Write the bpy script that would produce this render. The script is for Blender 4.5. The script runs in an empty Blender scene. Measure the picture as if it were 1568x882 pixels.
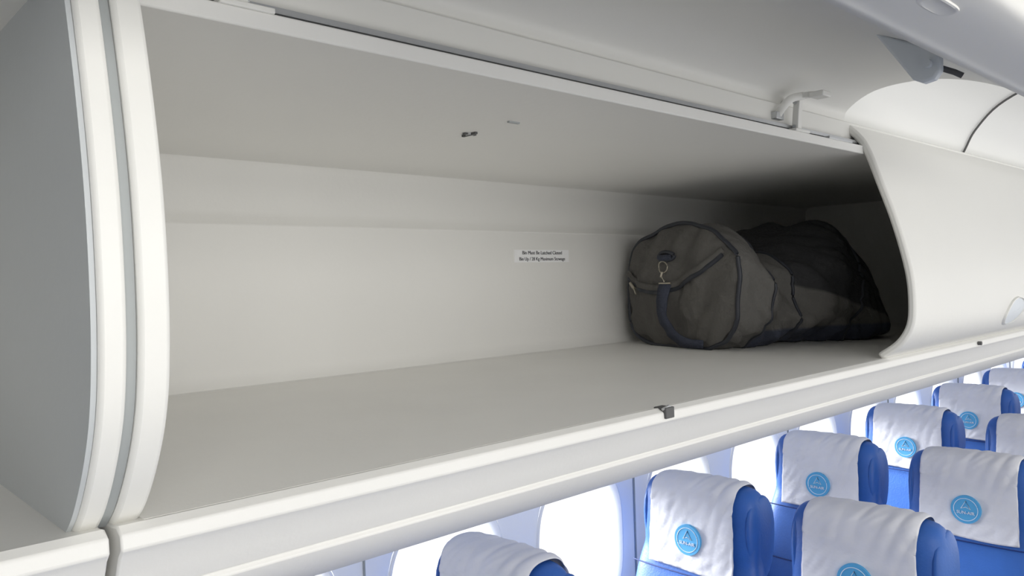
import bpy, math
from mathutils import Vector, Matrix, noise
import numpy as np
ZC=1.755
scene=bpy.context.scene
scene.view_settings.view_transform='Standard'
scene.view_settings.look='None'
# ---------------- materials
def mat(name,col,rough=.5,bump=0.0,bscale=40,var=0.0,vscale=6,metal=0.0,spec=.5,emit=None):
    m=bpy.data.materials.new(name); m.use_nodes=True
    nt=m.node_tree; b=nt.nodes['Principled BSDF']
    b.inputs['Base Color'].default_value=(*col,1); b.inputs['Roughness'].default_value=rough
    b.inputs['Metallic'].default_value=metal
    b.inputs['Specular IOR Level'].default_value=spec
    if emit:
        b.inputs['Emission Color'].default_value=(*col,1); b.inputs['Emission Strength'].default_value=emit
    tc=nt.nodes.new('ShaderNodeTexCoord')
    if var>0:
        n=nt.nodes.new('ShaderNodeTexNoise'); n.inputs['Scale'].default_value=vscale; n.inputs['Detail'].default_value=4
        nt.links.new(tc.outputs['Object'],n.inputs['Vector'])
        r=nt.nodes.new('ShaderNodeValToRGB')
        r.color_ramp.elements[0].position=.3; r.color_ramp.elements[1].position=.7
        r.color_ramp.elements[0].color=(*[c*(1-var) for c in col],1)
        r.color_ramp.elements[1].color=(*[min(1,c*(1+var)) for c in col],1)
        nt.links.new(n.outputs['Fac'],r.inputs['Fac']); nt.links.new(r.outputs['Color'],b.inputs['Base Color'])
    if bump>0:
        n2=nt.nodes.new('ShaderNodeTexNoise'); n2.inputs['Scale'].default_value=bscale; n2.inputs['Detail'].default_value=3
        nt.links.new(tc.outputs['Object'],n2.inputs['Vector'])
        bp=nt.nodes.new('ShaderNodeBump'); bp.inputs['Strength'].default_value=bump; bp.inputs['Distance'].default_value=.01
        nt.links.new(n2.outputs['Fac'],bp.inputs['Height']); nt.links.new(bp.outputs['Normal'],b.inputs['Normal'])
    return m
M_bin=mat('bin_plastic',(.79,.782,.752),.5,.03,120,.015,3)
M_floorlit=mat('bin_floor_painted_light',(.87,.86,.825),.5,.04,140,.02,5)  # paler version of the bin plastic, light on the bin floor put into colour
M_frame=mat('frame_plastic',(.81,.803,.765),.45,.02,100,.02,8)
M_door=mat('door_plastic',(.78,.772,.735),.5,.02,80,.01,3)
M_gasket=mat('gasket_grey',(.36,.38,.38),.6)
M_groove=mat('groove_dark',(.10,.10,.10),.7)
M_alu=mat('aluminium',(.55,.56,.57),.35,metal=.7)
M_wall=mat('sidewall_plastic',(.87,.90,.95),.5,.02,60,.01,3)
M_ceil=mat('ceiling_plastic',(.82,.82,.80),.5,.01,60,.01,3)
M_floor=mat('carpet',(.06,.07,.11),.95,.3,300,.2,90)
M_blocker=mat('light_blocker_grey',(.35,.37,.39),.7,.02,60,.01,3)  # grey of the added light blocker
M_fill=mat('fill_light_emission',(1,.985,.96),.6,emit=3.0)  # glowing face of the added fill fixture
M_blue=mat('seat_leather_blue',(.035,.135,.47),.45,.08,160,.06,14)
M_blued=mat('seat_trim_blue',(.012,.035,.17),.5)
M_cloth=mat('cover_cloth',(.80,.80,.83),.9,.25,30,.05,9)
M_logo=mat('logo_blue',(.10,.42,.74),.7)
M_white=mat('white_print',(.85,.9,.95),.7)
M_grey=mat('seat_grey_plastic',(.25,.26,.29),.5)
M_bag=mat('bag_canvas_taupe',(.100,.095,.088),.85,.5,60,.15,14)
M_pipe=mat('bag_piping',(.022,.025,.034),.55)
M_strap=mat('bag_strap_navy',(.034,.040,.062),.8,.4,250)
M_body=mat('bag_canvas_body',(.098,.092,.084),.85,.5,60)
nt=M_body.node_tree; bs=nt.nodes['Principled BSDF']; tc=[n for n in nt.nodes if n.type=='TEX_COORD'][0]
def vdot(vec,off):
    d=nt.nodes.new('ShaderNodeVectorMath'); d.operation='DOT_PRODUCT'; d.inputs[1].default_value=vec
    nt.links.new(tc.outputs['Object'],d.inputs[0])
    a=nt.nodes.new('ShaderNodeMath'); a.operation='ADD'; a.inputs[1].default_value=off; nt.links.new(d.outputs['Value'],a.inputs[0]); return a
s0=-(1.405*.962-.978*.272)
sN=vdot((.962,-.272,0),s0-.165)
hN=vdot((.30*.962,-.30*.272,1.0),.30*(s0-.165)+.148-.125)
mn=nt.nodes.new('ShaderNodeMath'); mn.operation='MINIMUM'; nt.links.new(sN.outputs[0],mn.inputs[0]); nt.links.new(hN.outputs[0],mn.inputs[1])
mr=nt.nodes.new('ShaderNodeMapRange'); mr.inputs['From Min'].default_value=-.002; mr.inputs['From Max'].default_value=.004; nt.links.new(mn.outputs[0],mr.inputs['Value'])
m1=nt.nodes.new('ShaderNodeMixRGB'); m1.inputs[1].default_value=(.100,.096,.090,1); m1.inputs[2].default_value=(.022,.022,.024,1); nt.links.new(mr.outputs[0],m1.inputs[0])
bN=vdot((0,0,1),.148)
mr2=nt.nodes.new('ShaderNodeMapRange'); mr2.inputs['From Min'].default_value=.040; mr2.inputs['From Max'].default_value=.034; nt.links.new(bN.outputs[0],mr2.inputs['Value'])
sb=nt.nodes.new('ShaderNodeMapRange'); sb.inputs['From Min'].default_value=-.10; sb.inputs['From Max'].default_value=-.09; nt.links.new(sN.outputs[0],sb.inputs['Value'])
mm=nt.nodes.new('ShaderNodeMath'); mm.operation='MULTIPLY'; nt.links.new(mr2.outputs[0],mm.inputs[0]); nt.links.new(sb.outputs[0],mm.inputs[1])
m2=nt.nodes.new('ShaderNodeMixRGB'); m2.inputs[2].default_value=(.040,.046,.070,1); nt.links.new(mm.outputs[0],m2.inputs[0]); nt.links.new(m1.outputs[0],m2.inputs[1])
nt.links.new(m2.outputs[0],bs.inputs['Base Color'])
M_brass=mat('brass_clasp',(.50,.46,.38),.35,metal=.85)
M_label=mat('label_white',(.90,.90,.90),.5)
M_ink=mat('label_ink',(.05,.05,.06),.6)
M_plate=mat('latch_plate',(.66,.70,.74),.45)
M_glass=bpy.data.materials.new('window_pane'); M_glass.use_nodes=True
nt=M_glass.node_tree; nt.nodes.clear()
o=nt.nodes.new('ShaderNodeOutputMaterial'); mx=nt.nodes.new('ShaderNodeMixShader'); t=nt.nodes.new('ShaderNodeBsdfTransparent'); g=nt.nodes.new('ShaderNodeBsdfGlossy')
g.inputs['Roughness'].default_value=.05; mx.inputs[0].default_value=.04
nt.links.new(t.outputs[0],mx.inputs[1]); nt.links.new(g.outputs[0],mx.inputs[2]); nt.links.new(mx.outputs[0],o.inputs[0])
# ---------------- helpers
def empty(name):
    e=bpy.data.objects.new(name,None); scene.collection.objects.link(e); e.empty_display_size=.05; return e
def mkobj(name,verts,faces,material,parent=None,smooth=True,ang=35,bevel=0,seg=2,subs=0):
    me=bpy.data.meshes.new(name); me.from_pydata([tuple(v) for v in verts],[],faces); me.validate()
    import bmesh
    bm=bmesh.new(); bm.from_mesh(me); bmesh.ops.recalc_face_normals(bm,faces=bm.faces); bm.to_mesh(me); bm.free()
    if smooth:
        for p in me.polygons: p.use_smooth=True
        me.set_sharp_from_angle(angle=math.radians(ang))
    me.materials.append(material)
    ob=bpy.data.objects.new(name,me); scene.collection.objects.link(ob)
    if parent: ob.parent=parent
    if bevel:
        b=ob.modifiers.new('bevel','BEVEL'); b.width=bevel; b.segments=seg; b.limit_method='ANGLE'; b.angle_limit=math.radians(40); b.harden_normals=False
    if subs:
        s=ob.modifiers.new('sub','SUBSURF'); s.levels=subs; s.render_levels=subs
    return ob
def catmull(pts,n=6):
    pts=[Vector(p) for p in pts]; out=[]
    P=[pts[0]*2-pts[1]]+pts+[pts[-1]*2-pts[-2]]
    for i in range(1,len(P)-2):
        for k in range(n):
            t=k/n
            a,b,c,d=P[i-1],P[i],P[i+1],P[i+2]
            out.append(.5*((2*b)+(c-a)*t+(2*a-5*b+4*c-d)*t*t+(3*b-a-3*c+d)*t**3))
    out.append(pts[-1]); return out
def extrude(name,poly,x0,x1,material,parent=None,bevel=0,ang=35):
    n=len(poly); v=[(x0,p[0],p[1]) for p in poly]+[(x1,p[0],p[1]) for p in poly]
    f=[[i,(i+1)%n,n+(i+1)%n,n+i] for i in range(n)]+[list(range(n))[::-1],list(range(n,2*n))]
    return mkobj(name,v,f,material,parent,bevel=bevel,ang=ang)
def offset(pts,d):
    out=[]
    for i,p in enumerate(pts):
        a=pts[max(0,i-1)]; b=pts[min(len(pts)-1,i+1)]
        t=Vector((b[0]-a[0],b[1]-a[1])).normalized()
        out.append(Vector((p[0]-t.y*d,p[1]+t.x*d)))
    return out
def box(name,x0,x1,y0,y1,z0,z1,material,parent=None,bevel=0):
    return extrude(name,[(y0,z0),(y1,z0),(y1,z1),(y0,z1)],x0,x1,material,parent,bevel)
def tube(name,pts,r,material,parent=None,closed=False,seg=8,flat=None,up=Vector((0,0,1))):
    pts=[Vector(p) for p in pts]; n=len(pts); v=[];f=[]
    for i,p in enumerate(pts):
        a=pts[(i-1)%n] if closed or i>0 else p; b=pts[(i+1)%n] if closed or i<n-1 else p
        t=(b-a).normalized()
        u=up if abs(t.dot(up))<.95 else Vector((0,1,0))
        s=t.cross(u).normalized(); q=s.cross(t).normalized()
        rs,rq=(r,r) if flat is None else flat
        for k in range(seg):
            an=2*math.pi*k/seg; v.append(p+s*math.cos(an)*rs+q*math.sin(an)*rq)
    m=n if closed else n-1
    for i in range(m):
        for k in range(seg):
            f.append([i*seg+k,i*seg+(k+1)%seg,((i+1)%n)*seg+(k+1)%seg,((i+1)%n)*seg+k])
    if not closed:
        f.append(list(range(seg))[::-1]); f.append([(n-1)*seg+k for k in range(seg)])
    return mkobj(name,v,f,material,parent,ang=60)
def loft(name,rings,material,parent=None,cap=True,ang=50,subs=0):
    n=len(rings[0]); v=[p for r in rings for p in r]; f=[]
    for i in range(len(rings)-1):
        for k in range(n):
            f.append([i*n+k,i*n+(k+1)%n,(i+1)*n+(k+1)%n,(i+1)*n+k])
    if cap:
        f.append(list(range(n))[::-1]); f.append([(len(rings)-1)*n+k for k in range(n)])
    return mkobj(name,v,f,material,parent,ang=ang,subs=subs)
def se(th,n):
    c,s=math.cos(th),math.sin(th)
    return math.copysign(abs(c)**(2/n),c),math.copysign(abs(s)**(2/n),s)
def text(name,s,size,M,material,parent=None,ext=.0003):
    c=bpy.data.curves.new(name,'FONT'); c.body=s; c.size=size; c.align_x='CENTER'; c.align_y='CENTER'; c.extrude=ext
    ob=bpy.data.objects.new(name,c); scene.collection.objects.link(ob)
    dg=bpy.context.evaluated_depsgraph_get(); me=bpy.data.meshes.new_from_object(ob.evaluated_get(dg))
    bpy.data.objects.remove(ob); me.transform(M); me.materials.clear(); me.materials.append(material)
    o2=bpy.data.objects.new(name,me); scene.collection.objects.link(o2)
    if parent: o2.parent=parent
    return o2
# ---------------- overhead bin profiles (y,z relative to eye height)
FR=catmull([(.552,.262),(.5395,.225),(.5225,.1857),(.505,.1206),(.494,.0593),(.4905,0),(.4935,-.0437),(.502,-.0762),(.519,-.1068),(.541,-.134),(.5619,-.1515)],5)
DR=catmull([(.603,.2605),(.580,.238),(.562,.21),(.540,.1468),(.518,.0794),(.4996,.0032),(.495,-.050),(.499,-.093),(.5184,-.1258),(.552,-.151)],5)
CSEC=[(.573,.2000),(1.15,.2020),(1.160,.199),(1.166,.190),(1.171,.124),(1.176,.115),(1.186,.104),(1.186,-.125),(1.183,-.138),(1.176,-.146),(1.165,-.1488),
      (.556,-.1488),(.546,-.1475),(.538,-.152),(.537,-.162),(.543,-.168),(.551,-.184),(.560,-.198),(.564,-.1995),(.561,-.204),(.568,-.214),(.585,-.229),(.61,-.243),(.65,-.257),(.9,-.315),(1.30,-.405),(1.30,.2145),(.573,.2145)]
def frame_poly(pr,recess=0):
    p=[Vector((a[0]+recess,a[1])) for a in pr]
    return p+[Vector((1.186,-.1515)),Vector((1.186,.262))]
B=empty('overhead_bin')
extrude('bin_shell',CSEC,.161,6.5,M_bin,B,bevel=.0015,ang=30)
box('floor_brightening_sheet',.180,2.36,.5515,1.172,-.1489,-.1480,M_floorlit,B)  # thin added sheet, painted paler so the bin floor looks better lit
extrude('end_frame',frame_poly(FR),.1615,.180,M_frame,B,bevel=.003)
extrude('gasket',frame_poly(FR,.005)+[],.1555,.1612,M_gasket,B)
box('end_partition',2.36,2.39,.56,1.2,-.149,.203,M_bin,B)
def rail(par,x0,x1):
    box('groove',x0,x1,.590,.70,.2140,.2195,M_groove,par)
    box('rail_strip',x0,x1,.584,.70,.2195,.2245,M_alu,par)
    box('groove_upper',x0,x1,.590,.70,.2245,.2265,M_groove,par)
    box('hinge_board',x0,x1,.595,.70,.2265,.2580,M_door,par,bevel=.002)
rail(B,.181,6.5)
def closed_door(x0,x1,par):
    inner=offset(DR,.013)
    if inner[20][0]<DR[20][0]: inner=offset(DR,-.013)
    extrude('closed_door',DR+inner[::-1],x0,x1,M_door,par,bevel=.004,ang=30)
closed_door(1.372,2.62,B); closed_door(2.63,3.85,B); closed_door(3.86,5.1,B); closed_door(5.11,6.4,B)
def door_handle(xc,par):
    zc=-.094
    def dy(z):
        return float(np.interp(-z,[-p[1] for p in DR],[p[0] for p in DR]))
    A=[2*math.pi*k/40 for k in range(40)]
    rings=[]
    for sc,dep in ((1.0,.0005),(.97,-.004),(.92,-.0045),(.86,.0),):
        rings.append([(xc+math.cos(a)*.062*sc+math.sin(a)*.012,dy(zc+math.sin(a)*.030*sc)+dep,zc+math.sin(a)*.030*sc) for a in A])
    loft('handle_rim',rings,M_frame,par,cap=False)
    rings=[]
    for sc,dep in ((.88,-.002),(.5,-.0025),(.02,-.0025)):
        rings.append([(xc+math.cos(a)*.062*sc+math.sin(a)*.012,dy(zc+math.sin(a)*.030*sc)+dep,zc+math.sin(a)*.030*sc) for a in A])
    loft('handle_cup',rings,M_plate,par,cap=True)
door_handle(1.935,B)
tube('door_lock',[(1.82,.537,-.1555),(1.82,.530,-.1555)],.004,M_groove,B,up=Vector((1,0,0)))
# open door, raised
OD=catmull([(.602,.256),(.594,.278),(.55,.301),(.486,.305),(.42,.294),(.36,.270),(.31,.238),(.275,.208),(.266,.200),(.255,.196),(.245,.1975),(.215,.199),(.195,.202),(.184,.207),(.18,.22)],5)
odo=offset(OD,-.014)
if odo[25][1]<OD[25][1]: odo=offset(OD,.014)
extrude('open_door',OD+odo[::-1],.185,1.366,M_door,B,bevel=.002,ang=30)
rings=[]
for sc,dz in ((1,.002),(.97,.0),(.8,-.0005),(.72,.0001),(.1,.0001)):
    rings.append([(.655+se(a,3)[0]*.032*sc,.214+se(a,3)[1]*.009*sc,.1985+dz) for a in [2*math.pi*k/40 for k in range(40)]])
loft('latch_housing',rings,M_door,B)
pl=[(.395,.288),(.322,.250),(.322,.226),(.329,.218),(.341,.216),(.352,.222)]
extrude('latch_plate',pl,.985,1.0,M_plate,B,bevel=.003)
tube('latch_pin',[(.978,.334,.236),(1.018,.334,.236)],.005,M_plate,B)
tube('latch_hook',[(1.0,.338,.238),(1.006,.325,.232),(1.012,.315,.227),(1.016,.308,.222)],.0035,M_groove,B)
def bracket(x,par):
    W=.006
    def bar(pts,nm,t=.004):
        pp=catmull(pts,4); extrude(nm,offset(pp,t)+offset(pp,-t)[::-1],x-W,x+W,M_frame,par,bevel=.001)
    bar([(.600,.258),(.585,.266),(.560,.267),(.538,.264)],'hinge_arm')
    bar([(.579,.214),(.577,.24),(.574,.266)],'hinge_post',.005)
    tube('hinge_strut',catmull([(x-.035,.592,.236),(x-.031,.583,.250),(x-.020,.575,.262),(x,.566,.267)],5),.005,M_frame,par,flat=(.0035,.006))
    box('strut_foot',x-.046,x-.024,.586,.597,.231,.242,M_alu,par,bevel=.001)
    box('hinge_foot',x-.018,x+.026,.570,.5905,.2135,.2180,M_frame,par,bevel=.001)
    box('hinge_pad',x-.013,x+.013,.530,.552,.2595,.268,M_frame,par,bevel=.002)
    for yy,zz in ((.579,.222),(.577,.258)):
        tube('rivet',[(x-W-.002,yy,zz),(x+W+.002,yy,zz)],.003,M_alu,par)
bracket(1.15,B); bracket(.27,B)
box('catch_plate',1.25,1.335,.574,.60,.214,.219,M_alu,B,bevel=.001)
box('lip_striker_slot',.736,.752,.5345,.552,-.159,-.1465,M_groove,B,bevel=.001)
tube('lip_striker_pin',[(.734,.538,-.148),(.745,.538,-.1455),(.754,.538,-.150)],.0016,M_alu,B)
def mark(x,y,s):
    box('ceiling_fastener',x-s,x+s,y-.0025,y+.0025,.1985,.2012,M_groove,B)
    tube('fastener_head',[(x,y,.2012),(x,y,.1982)],.0055,M_alu,B,seg=14)
    box('fastener_slot',x-.002,x+.002,y-.014,y+.014,.1978,.2012,M_groove,B)
mark(.6935,.808,.010)
box('ceiling_fastener_small',.680,.698,.716,.720,.1985,.2012,M_gasket,B)
box('stowage_label',1.128,1.292,1.1850,1.1863,.0412,.0675,M_label,B)
Mt=Matrix(((1,0,0,1.21),(0,0,-1,1.1845),(0,1,0,.0610),(0,0,0,1)))
text('label_text','Bin Must Be Latched Closed',.0105,Mt,M_ink,B)
Mt=Matrix(((1,0,0,1.21),(0,0,-1,1.1845),(0,1,0,.0480),(0,0,0,1)))
text('label_text','Bin Up / 28 Kg Maximum Stowage',.0100,Mt,M_ink,B)
# ---------------- neighbouring bin (left)
B2=empty('overhead_bin')
extrude('bin_shell',CSEC,-1.4,.1545,M_bin,B2,bevel=.0015,ang=30)
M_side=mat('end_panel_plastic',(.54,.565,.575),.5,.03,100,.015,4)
extrude('end_frame',frame_poly(FR),.1395,.155,M_frame,B2,bevel=.003)
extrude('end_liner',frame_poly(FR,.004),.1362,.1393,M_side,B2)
rail(B2,-1.4,.136)
box('end_partition',-1.42,-1.4,.53,1.3,-.2,.26,M_bin,B2)
extrude('open_door',OD+odo[::-1],-1.1,.13,M_door,B2,bevel=.002,ang=30)
# ---------------- ceiling
cv=catmull([(.66,.262),(.645,.262),(.632,.285),(.61,.325),(.56,.375),(.48,.41),(.38,.43),(.2,.44),(-.2,.445),(-.8,.445),(-1.5,.44)],5)
C=extrude('ceiling',cv+offset(cv,.03 if offset(cv,.03)[25][1]>cv[25][1] else -.03)[::-1],-1.5,6.5,M_ceil,None)
tube('ceiling_seam_seal',[Vector((2.08,p[0],p[1]))+Vector((0,-.003,-.003)) for p in cv[4:26]],.0025,M_groove,C)
tube('ceiling_joint',[Vector((3.3,p[0],p[1])) for p in cv[4:-1]],.003,M_gasket,C)
L=empty('added_fill_light')  # unseen fixture, added to throw fill light into the bin
box('fill_light_box',-.9,2.6,-1.22,-1.02,.27,.442,M_frame,L,bevel=.006)
extrude('fill_light_face',[(-1.021,.29),(-1.012,.295),(-1.012,.40),(-1.021,.405)],-.88,2.58,M_fill,L)
# ---------------- side wall with windows
WY=1.68; cz=-.835; cw=.53
wx=[1.85+cw*k for k in range(-5,10)]
v=[];f=[]
def addring(cx,a,b,y,angs,n=3.2):
    i0=len(v)
    for t in angs:
        c,s=se(t,n); v.append((cx+a*c,y,cz+b*s))
    return i0
hw=cw/2; z0=-1.12; z1=-.55
angs=[2*math.pi*k/56 for k in range(56)]
for cx in wx:
    i0=len(v)
    for t in angs:
        c,s=math.cos(t),math.sin(t)
        m=max(abs(c),abs(s)); v.append((cx+hw*c/m,WY,cz+(z1-cz)*s/m))
    i1=addring(cx,.200,.235,WY,angs)
    for k in range(56):
        k2=(k+1)%56; f.append([i0+k,i0+k2,i1+k2,i1+k])
X0=wx[0]-hw; X1=wx[-1]+hw
def quad(a,b,c,d):
    i=len(v); v.extend([a,b,c,d]); f.append([i,i+1,i+2,i+3])
quad((X0,WY,z0),(X1,WY,z0),(X1,WY-.01,-1.35),(X0,WY-.01,-1.35))
quad((X0,WY-.01,-1.35),(X1,WY-.01,-1.35),(X1,WY-.06,-ZC),(X0,WY-.06,-ZC))
up=catmull([(WY,z1),(WY-.02,-.48),(WY-.12,-.42),(1.27,-.396)],5)
for a,b in zip(up[:-1],up[1:]):
    quad((X0,a[0],a[1]),(X1,a[0],a[1]),(X1,b[0],b[1]),(X0,b[0],b[1]))
WL=mkobj('wall_left',v,f,M_wall,None,ang=40)
for k,cx in enumerate(wx):
    rings=[]
    for a,b,y in ((.203,.238,WY+.004),(.200,.235,WY-.004),(.194,.229,WY-.006),(.189,.223,WY+.002),(.187,.220,WY+.02),(.186,.219,WY+.045),(.186,.219,WY+.06)):
        rings.append([(cx+a*se(t,3.0)[0],y,cz+b*se(t,3.0)[1]) for t in angs])
    W=loft('window_%d'%(k+1),rings,M_wall,None,cap=False,ang=60)
    r=[(cx+.186*se(t,3.0)[0],WY+.055,cz+.219*se(t,3.0)[1]) for t in angs]
    mkobj('pane',r,[list(range(56))],M_glass,W,smooth=False)
for k,jx in enumerate([1.85+cw*(j+.5) for j in range(-4,9,2)]):
    jp=[(WY-.003,-1.35),(WY-.003,z1),(WY-.023,-.48),(WY-.123,-.425)]
    tube('trim_%d'%(k+1),[(jx,p[0],p[1]) for p in jp],.004,M_gasket,None,flat=(.003,.003),up=Vector((0,1,0)))
box('floor',-1.5,6.6,-1.7,1.8,-ZC-.03,-ZC,M_floor)
box('light_blocker_back',-1.55,-1.5,-2.0,1.75,-ZC,.47,M_blocker)  # unseen panel, added to block world light from behind
# ---------------- seats
def build_seat_meshes():
    E=empty('airline_seat'); parts=[]
    N=44; A=[2*math.pi*k/N for k in range(N)]
    zs=[.40,.42,.50,.62,.75,.86,.915,.94,.97,1.03,1.08,1.11,1.130,1.142,1.147]
    cx=[-.13,-.125,-.108,-.085,-.06,-.035,-.025,-.018,-.012,-.004,0,0,0,0,0]
    hwid=[.17,.20,.215,.22,.22,.213,.200,.193,.196,.199,.196,.190,.178,.160,.12]
    ht=[.03,.05,.065,.068,.065,.058,.046,.048,.060,.066,.064,.058,.047,.032,.012]
    rings=[]
    for z,c,w,t in zip(zs,cx,hwid,ht):
        rings.append([(c+t*se(a,3.2)[0],w*se(a,4.5)[1],z) for a in A])
    loft('backrest',rings,M_blue,E,ang=70,subs=1)
    for sy in (-1,1):
        rr=[]
        for z,w in ((.88,.010),(.92,.024),(1.0,.031),(1.07,.030),(1.11,.020),(1.125,.008)):
            rr.append([(.012+(w*2.4)*math.cos(a),sy*.176+w*.8*math.sin(a),z) for a in [2*math.pi*k/20 for k in range(20)]])
        loft('headrest_wing',rr,M_blue,E,ang=70,subs=1)
    for z,x in ((.885,-.100),(.70,-.140),(.58,-.160)):
        tube('stitch_line',[(x+.008*abs(q/.19)**3,q,z) for q in np.linspace(-.2,.2,15)],.0022,M_blued,E)
    path=catmull([(-.089,.893),(-.085,.95),(-.079,1.03),(-.074,1.09),(-.060,1.132),(-.035,1.152),(0,1.157),(.035,1.151),(.060,1.130),(.072,1.09),(.076,1.0),(.072,.93)],8)
    vv=[];ff=[];ny=61
    for i,p in enumerate(path):
        for j in range(ny):
            y=-.142+.284*j/(ny-1)
            flare=1+.03*(max(0,1.05-p[1])/.15)
            yy=y*flare
            e=(abs(y)/.142)
            z=p[1]-(.008*e**6 if p[1]>1.08 else .003*math.sin(6*j/ny))
            amp=.3+.7*max(0,min(1,(p[1]-1.02)/.10))
            wr=abs(noise.noise(Vector((yy*22+p[1]*9,p[1]*6,3.1))))*.011*amp+abs(noise.noise(Vector((yy*34+p[1]*30,p[1]*20,7))))*.0055
            x=p[0]
            if x<0: x=x+.005*e**4-wr
            else: x=x-.005*e**4+wr
            vv.append((x,yy,z+wr*.35))
    for i in range(len(path)-1):
        for j in range(ny-1):
            a=i*ny+j; ff.append([a,a+1,a+ny+1,a+ny])
    cv_=mkobj('headrest_cover',vv,ff,M_cloth,E,ang=80)
    s=cv_.modifiers.new('sol','SOLIDIFY'); s.thickness=.0012; s.offset=0
    LX=-.0925; LZ=.985
    def P(y,z,d=0): return (LX-d-(.985-z)*.05,y,z)
    mkobj('logo_disc',[P(.044*math.cos(a),LZ+.044*math.sin(a)) for a in A]+[P(.044*math.cos(a),LZ+.044*math.sin(a),-.010) for a in A],[list(range(N))]+[[k,(k+1)%N,N+(k+1)%N,N+k] for k in range(N)],M_logo,E,smooth=False)
    tube('logo_ring',[P(.035*math.cos(a),LZ+.035*math.sin(a),.0003) for a in A],.0009,M_white,E,closed=True,seg=5)
    tube('logo_arrow',[P(.000,LZ+.027,.0005),P(.014,LZ+.002,.0005),P(.0,LZ+.008,.0005),P(-.014,LZ+.002,.0005)],.0012,M_white,E,closed=True,seg=5)
    Mt=Matrix(((0,0,-1,LX-.0022),(-1,0,0,0),(0,1,0,LZ-.010),(0,0,0,1)))
    text('logo_text','SUN-AIR',.0138,Mt,M_white,E,.0006)
    rings=[]
    for x,w,h0,h1 in ((-.56,.19,.37,.43),(-.55,.21,.35,.455),(-.50,.22,.33,.47),(-.35,.22,.33,.465),(-.2,.22,.33,.46),(-.10,.21,.34,.45),(-.08,.19,.36,.43)):
        rings.append([(x,w*se(a,4)[0],(h0+h1)/2+(h1-h0)/2*se(a,4)[1]) for a in A])
    loft('cushion',rings,M_blue,E,ang=70)
    for sy in (-1,1):
        box('armrest',-.46,-.06,sy*.238-.022,sy*.238+.022,.60,.635,M_grey,E,bevel=.01)
        box('armrest_post',-.14,-.07,sy*.238-.012,sy*.238+.012,.34,.605,M_grey,E,bevel=.004)
        box('leg_front',-.46,-.42,sy*.16-.015,sy*.16+.015,0.0,.35,M_grey,E,bevel=.004)
        box('leg_rear',-.17,-.13,sy*.16-.015,sy*.16+.015,0.0,.36,M_grey,E,bevel=.004)
    box('seat_beam',-.44,-.15,-.23,.23,.31,.34,M_grey,E,bevel=.004)
    return E
E0=build_seat_meshes()
def place(E,x,y):
    E.location=(x,y,-ZC)
    return E
first=True
for r in range(8):
    x=.401+.822*r
    for y in (1.358,.868):
        if first: place(E0,x,y); first=False
        else:
            E=empty('airline_seat'); place(E,x,y)
            for ch in list(E0.children):
                c=ch.copy(); scene.collection.objects.link(c); c.parent=E
# ---------------- duffel bag
G=empty('duffel_bag')
ax=Vector((.962,-.272,0)); wv=Vector((.272,.962,0)); O=Vector((1.405,.978,-.1478))
def LP(s,w,h): return O+ax*s+wv*w+Vector((0,0,h))
def cr(xs,ys,x):
    i=max(0,min(len(xs)-2,int(np.searchsorted(xs,x))-1)); t=(x-xs[i])/(xs[i+1]-xs[i]); t=max(0,min(1,t))
    y0=ys[max(0,i-1)]; y3=ys[min(len(ys)-1,i+2)]; a,b=ys[i],ys[i+1]
    x0=xs[max(0,i-1)]; x3=xs[min(len(xs)-1,i+2)]; h=xs[i+1]-xs[i]
    m0=(b-y0)/(xs[i+1]-x0)*h; m1=(y3-a)/(x3-xs[i])*h
    return (2*t**3-3*t*t+1)*a+(t**3-2*t*t+t)*m0+(-2*t**3+3*t*t)*b+(t**3-t*t)*m1
S=[0,.04,.08,.12,.16,.20,.24,.28,.33,.37,.41,.45,.49]
Hh=[.258,.256,.230,.200,.194,.214,.242,.256,.240,.200,.145,.085,.040]
Aa=[.176,.181,.174,.162,.162,.172,.183,.190,.190,.186,.176,.155,.12]
NR=128
def sect(s,sc=1.0,bul=0,dis=1.0):
    H=cr(S,Hh,s); a=cr(S,Aa,s); out=[]
    for k in range(NR):
        t=2*math.pi*k/NR; c,q=math.cos(t),math.sin(t)
        nn=2.35 if q>0 else 3.6
        w=a*math.copysign(abs(c)**(2/nn),c)*sc; h=H*.5*math.copysign(abs(q)**(2/nn),q)*sc
        d=(noise.noise(Vector((s*10+w*7,w*10,h*11)))*.020+noise.noise(Vector((s*26+h*16,w*14-h*16,h*8+4)))*.010)*dis
        d+= (abs(noise.noise(Vector((s*30+h*30,w*8,h*12-s*14+9))))-.2)*.012*dis
        k1=1+d/.13
        hh=max(.0015,H*.5+h*k1)
        fx=(noise.noise(Vector((w*12,h*9+w*14,2)))*.018+ (abs(noise.noise(Vector((w*20+h*16,h*22-w*10,5))))-.2)*.014)*dis if bul>0 or sc<.97 else 0
        out.append(LP(s-bul+fx,w*k1,hh))
    return out
front=[]
for sc in np.linspace(.02,1,34):
    front.append(sect(0,float(sc),.024*(1-sc**3),.45+.55*(1-sc)))
loft('end_panel',front,M_bag,G,cap=True,ang=80)
def srange(a,b,n): return [a+(b-a)*i/(n-1) for i in range(n)]
def bd(s): return .45+.55*min(1,s/.06)
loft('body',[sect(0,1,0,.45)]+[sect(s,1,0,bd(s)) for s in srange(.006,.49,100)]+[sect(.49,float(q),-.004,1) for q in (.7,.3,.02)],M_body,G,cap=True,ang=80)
for s_,r_ in ((0,.0045),(.07,.0030),(.168,.0035),(.33,.0035)):
    tube('piping',sect(s_,1.0,0,bd(s_)),r_,M_pipe,G,closed=True)
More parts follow.
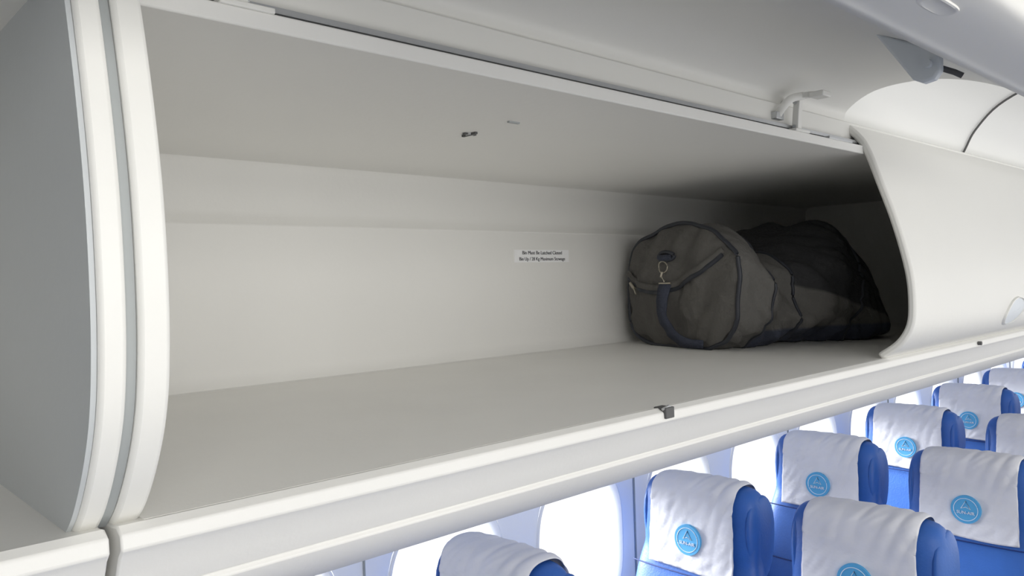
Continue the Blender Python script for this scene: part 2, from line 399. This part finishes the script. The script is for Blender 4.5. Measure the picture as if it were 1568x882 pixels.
def face(w,h,lift=.004):
    H=.258; r=min(1,math.sqrt((w/.178)**2+((h-H/2)/(H/2))**2)); hc=h-H/2
    bend=(noise.noise(Vector((w*12,hc*9+w*14,2)))*.018+(abs(noise.noise(Vector((w*20+hc*16,hc*22-w*10,5))))-.2)*.014)*(.45+.55*(1-r)) if r<.97 else 0
    return LP(-.024*(1-r**3)+bend-lift,w,h)
zp=catmull([(.160,.150),(.135,.136),(.10,.124),(.05,.117),(0,.121),(-.05,.137),(-.10,.160),(-.140,.190)],6)
tube('zipper',[face(p[0],p[1],.005) for p in zp],.004,M_pipe,G,flat=(.003,.005))
tube('zipper_flap',[face(p[0],p[1]+.010,.005) for p in zp],.004,M_bag,G,flat=(.004,.007))
tube('zipper_slider',[face(.142,.138,.010),face(.122,.126,.012)],.0040,M_brass,G)
tube('zipper_pull',[face(.126,.130,.012),face(.108,.114,.013)],.0020,M_brass,G)
tube('strap_patch',[face(.024*math.cos(t),.192+.009*math.sin(t),.008) for t in [2*math.pi*k/20 for k in range(20)]],.004,M_pipe,G,closed=True)
tube('strap_loop',[face(.018,.190,.007),face(0,.188,.011),face(-.018,.190,.007)],.007,M_strap,G)
tube('clasp_ring',[face(.011*math.cos(t),.170+.012*math.sin(t),.011) for t in [2*math.pi*k/16 for k in range(16)]],.0014,M_brass,G,closed=True,seg=6)
tube('clasp_hook',[face(0,.160,.012),face(.003,.150,.014),face(-.001,.140,.012)],.0024,M_brass,G)
tube('clasp_bar',[face(.013,.136,.012),face(-.013,.136,.012)],.0020,M_brass,G)
sp=catmull([(.0,.134),(.005,.10),(.004,.065),(-.014,.035),(-.045,.014),(-.085,.008)],8)
svv=[];sff=[]
for i,p in enumerate(sp):
    a=sp[max(0,i-1)]; b=sp[min(len(sp)-1,i+1)]; t=(b-a).normalized(); nrm=Vector((-t.y,t.x))
    for sg in (-1,1):
        q=p+nrm*sg*.012; svv.append(face(q.x,max(.004,q.y),.010+.014*math.sin(math.pi*i/len(sp))))
for i in range(len(sp)-1): sff.append([2*i,2*i+1,2*i+3,2*i+2])
st=mkobj('shoulder_strap',svv,sff,M_strap,G); m_=st.modifiers.new('s','SOLIDIFY'); m_.thickness=.003
# ---------------- shift all so the floor is z=0
for ob in list(scene.objects):
    if ob.parent is None: ob.location.z+=ZC
# ---------------- camera
cam=bpy.data.cameras.new('camera'); cam.sensor_width=36; cam.lens=28.01; cam.clip_start=.01
co=bpy.data.objects.new('camera',cam); scene.collection.objects.link(co)
co.matrix_world=Matrix(((.7271,.0281,-.6860,0),(-.6861,-.0173,-.7272,0),(-.0323,.9994,.0067,ZC),(0,0,0,1)))
scene.camera=co
# ---------------- light
w=bpy.data.worlds.new('daylight'); scene.world=w; w.use_nodes=True
w.node_tree.nodes['Background'].inputs[0].default_value=(1,.995,.985,1); w.node_tree.nodes['Background'].inputs[1].default_value=1.55
sl=bpy.data.lights.new('sun','SUN'); sl.energy=15; sl.angle=math.radians(35); sl.color=(.95,.97,1)
so=bpy.data.objects.new('sun',sl); scene.collection.objects.link(so)
so.rotation_euler=Vector((.25,-.85,-.32)).to_track_quat('-Z','Y').to_euler(); so.location=(2,4,4)
al=bpy.data.lights.new('added_fill_lamp','AREA'); al.shape='RECTANGLE'; al.size=1.8; al.size_y=.20; al.energy=13.5; al.color=(1,.98,.94)  # added fill light for the bin interior, not a known cabin source
ao=bpy.data.objects.new('added_fill_lamp',al); scene.collection.objects.link(ao)
ao.location=(.1,-.99,.33+ZC); ao.rotation_euler=Vector((0.1,1,-.22)).to_track_quat('-Z','Y').to_euler()
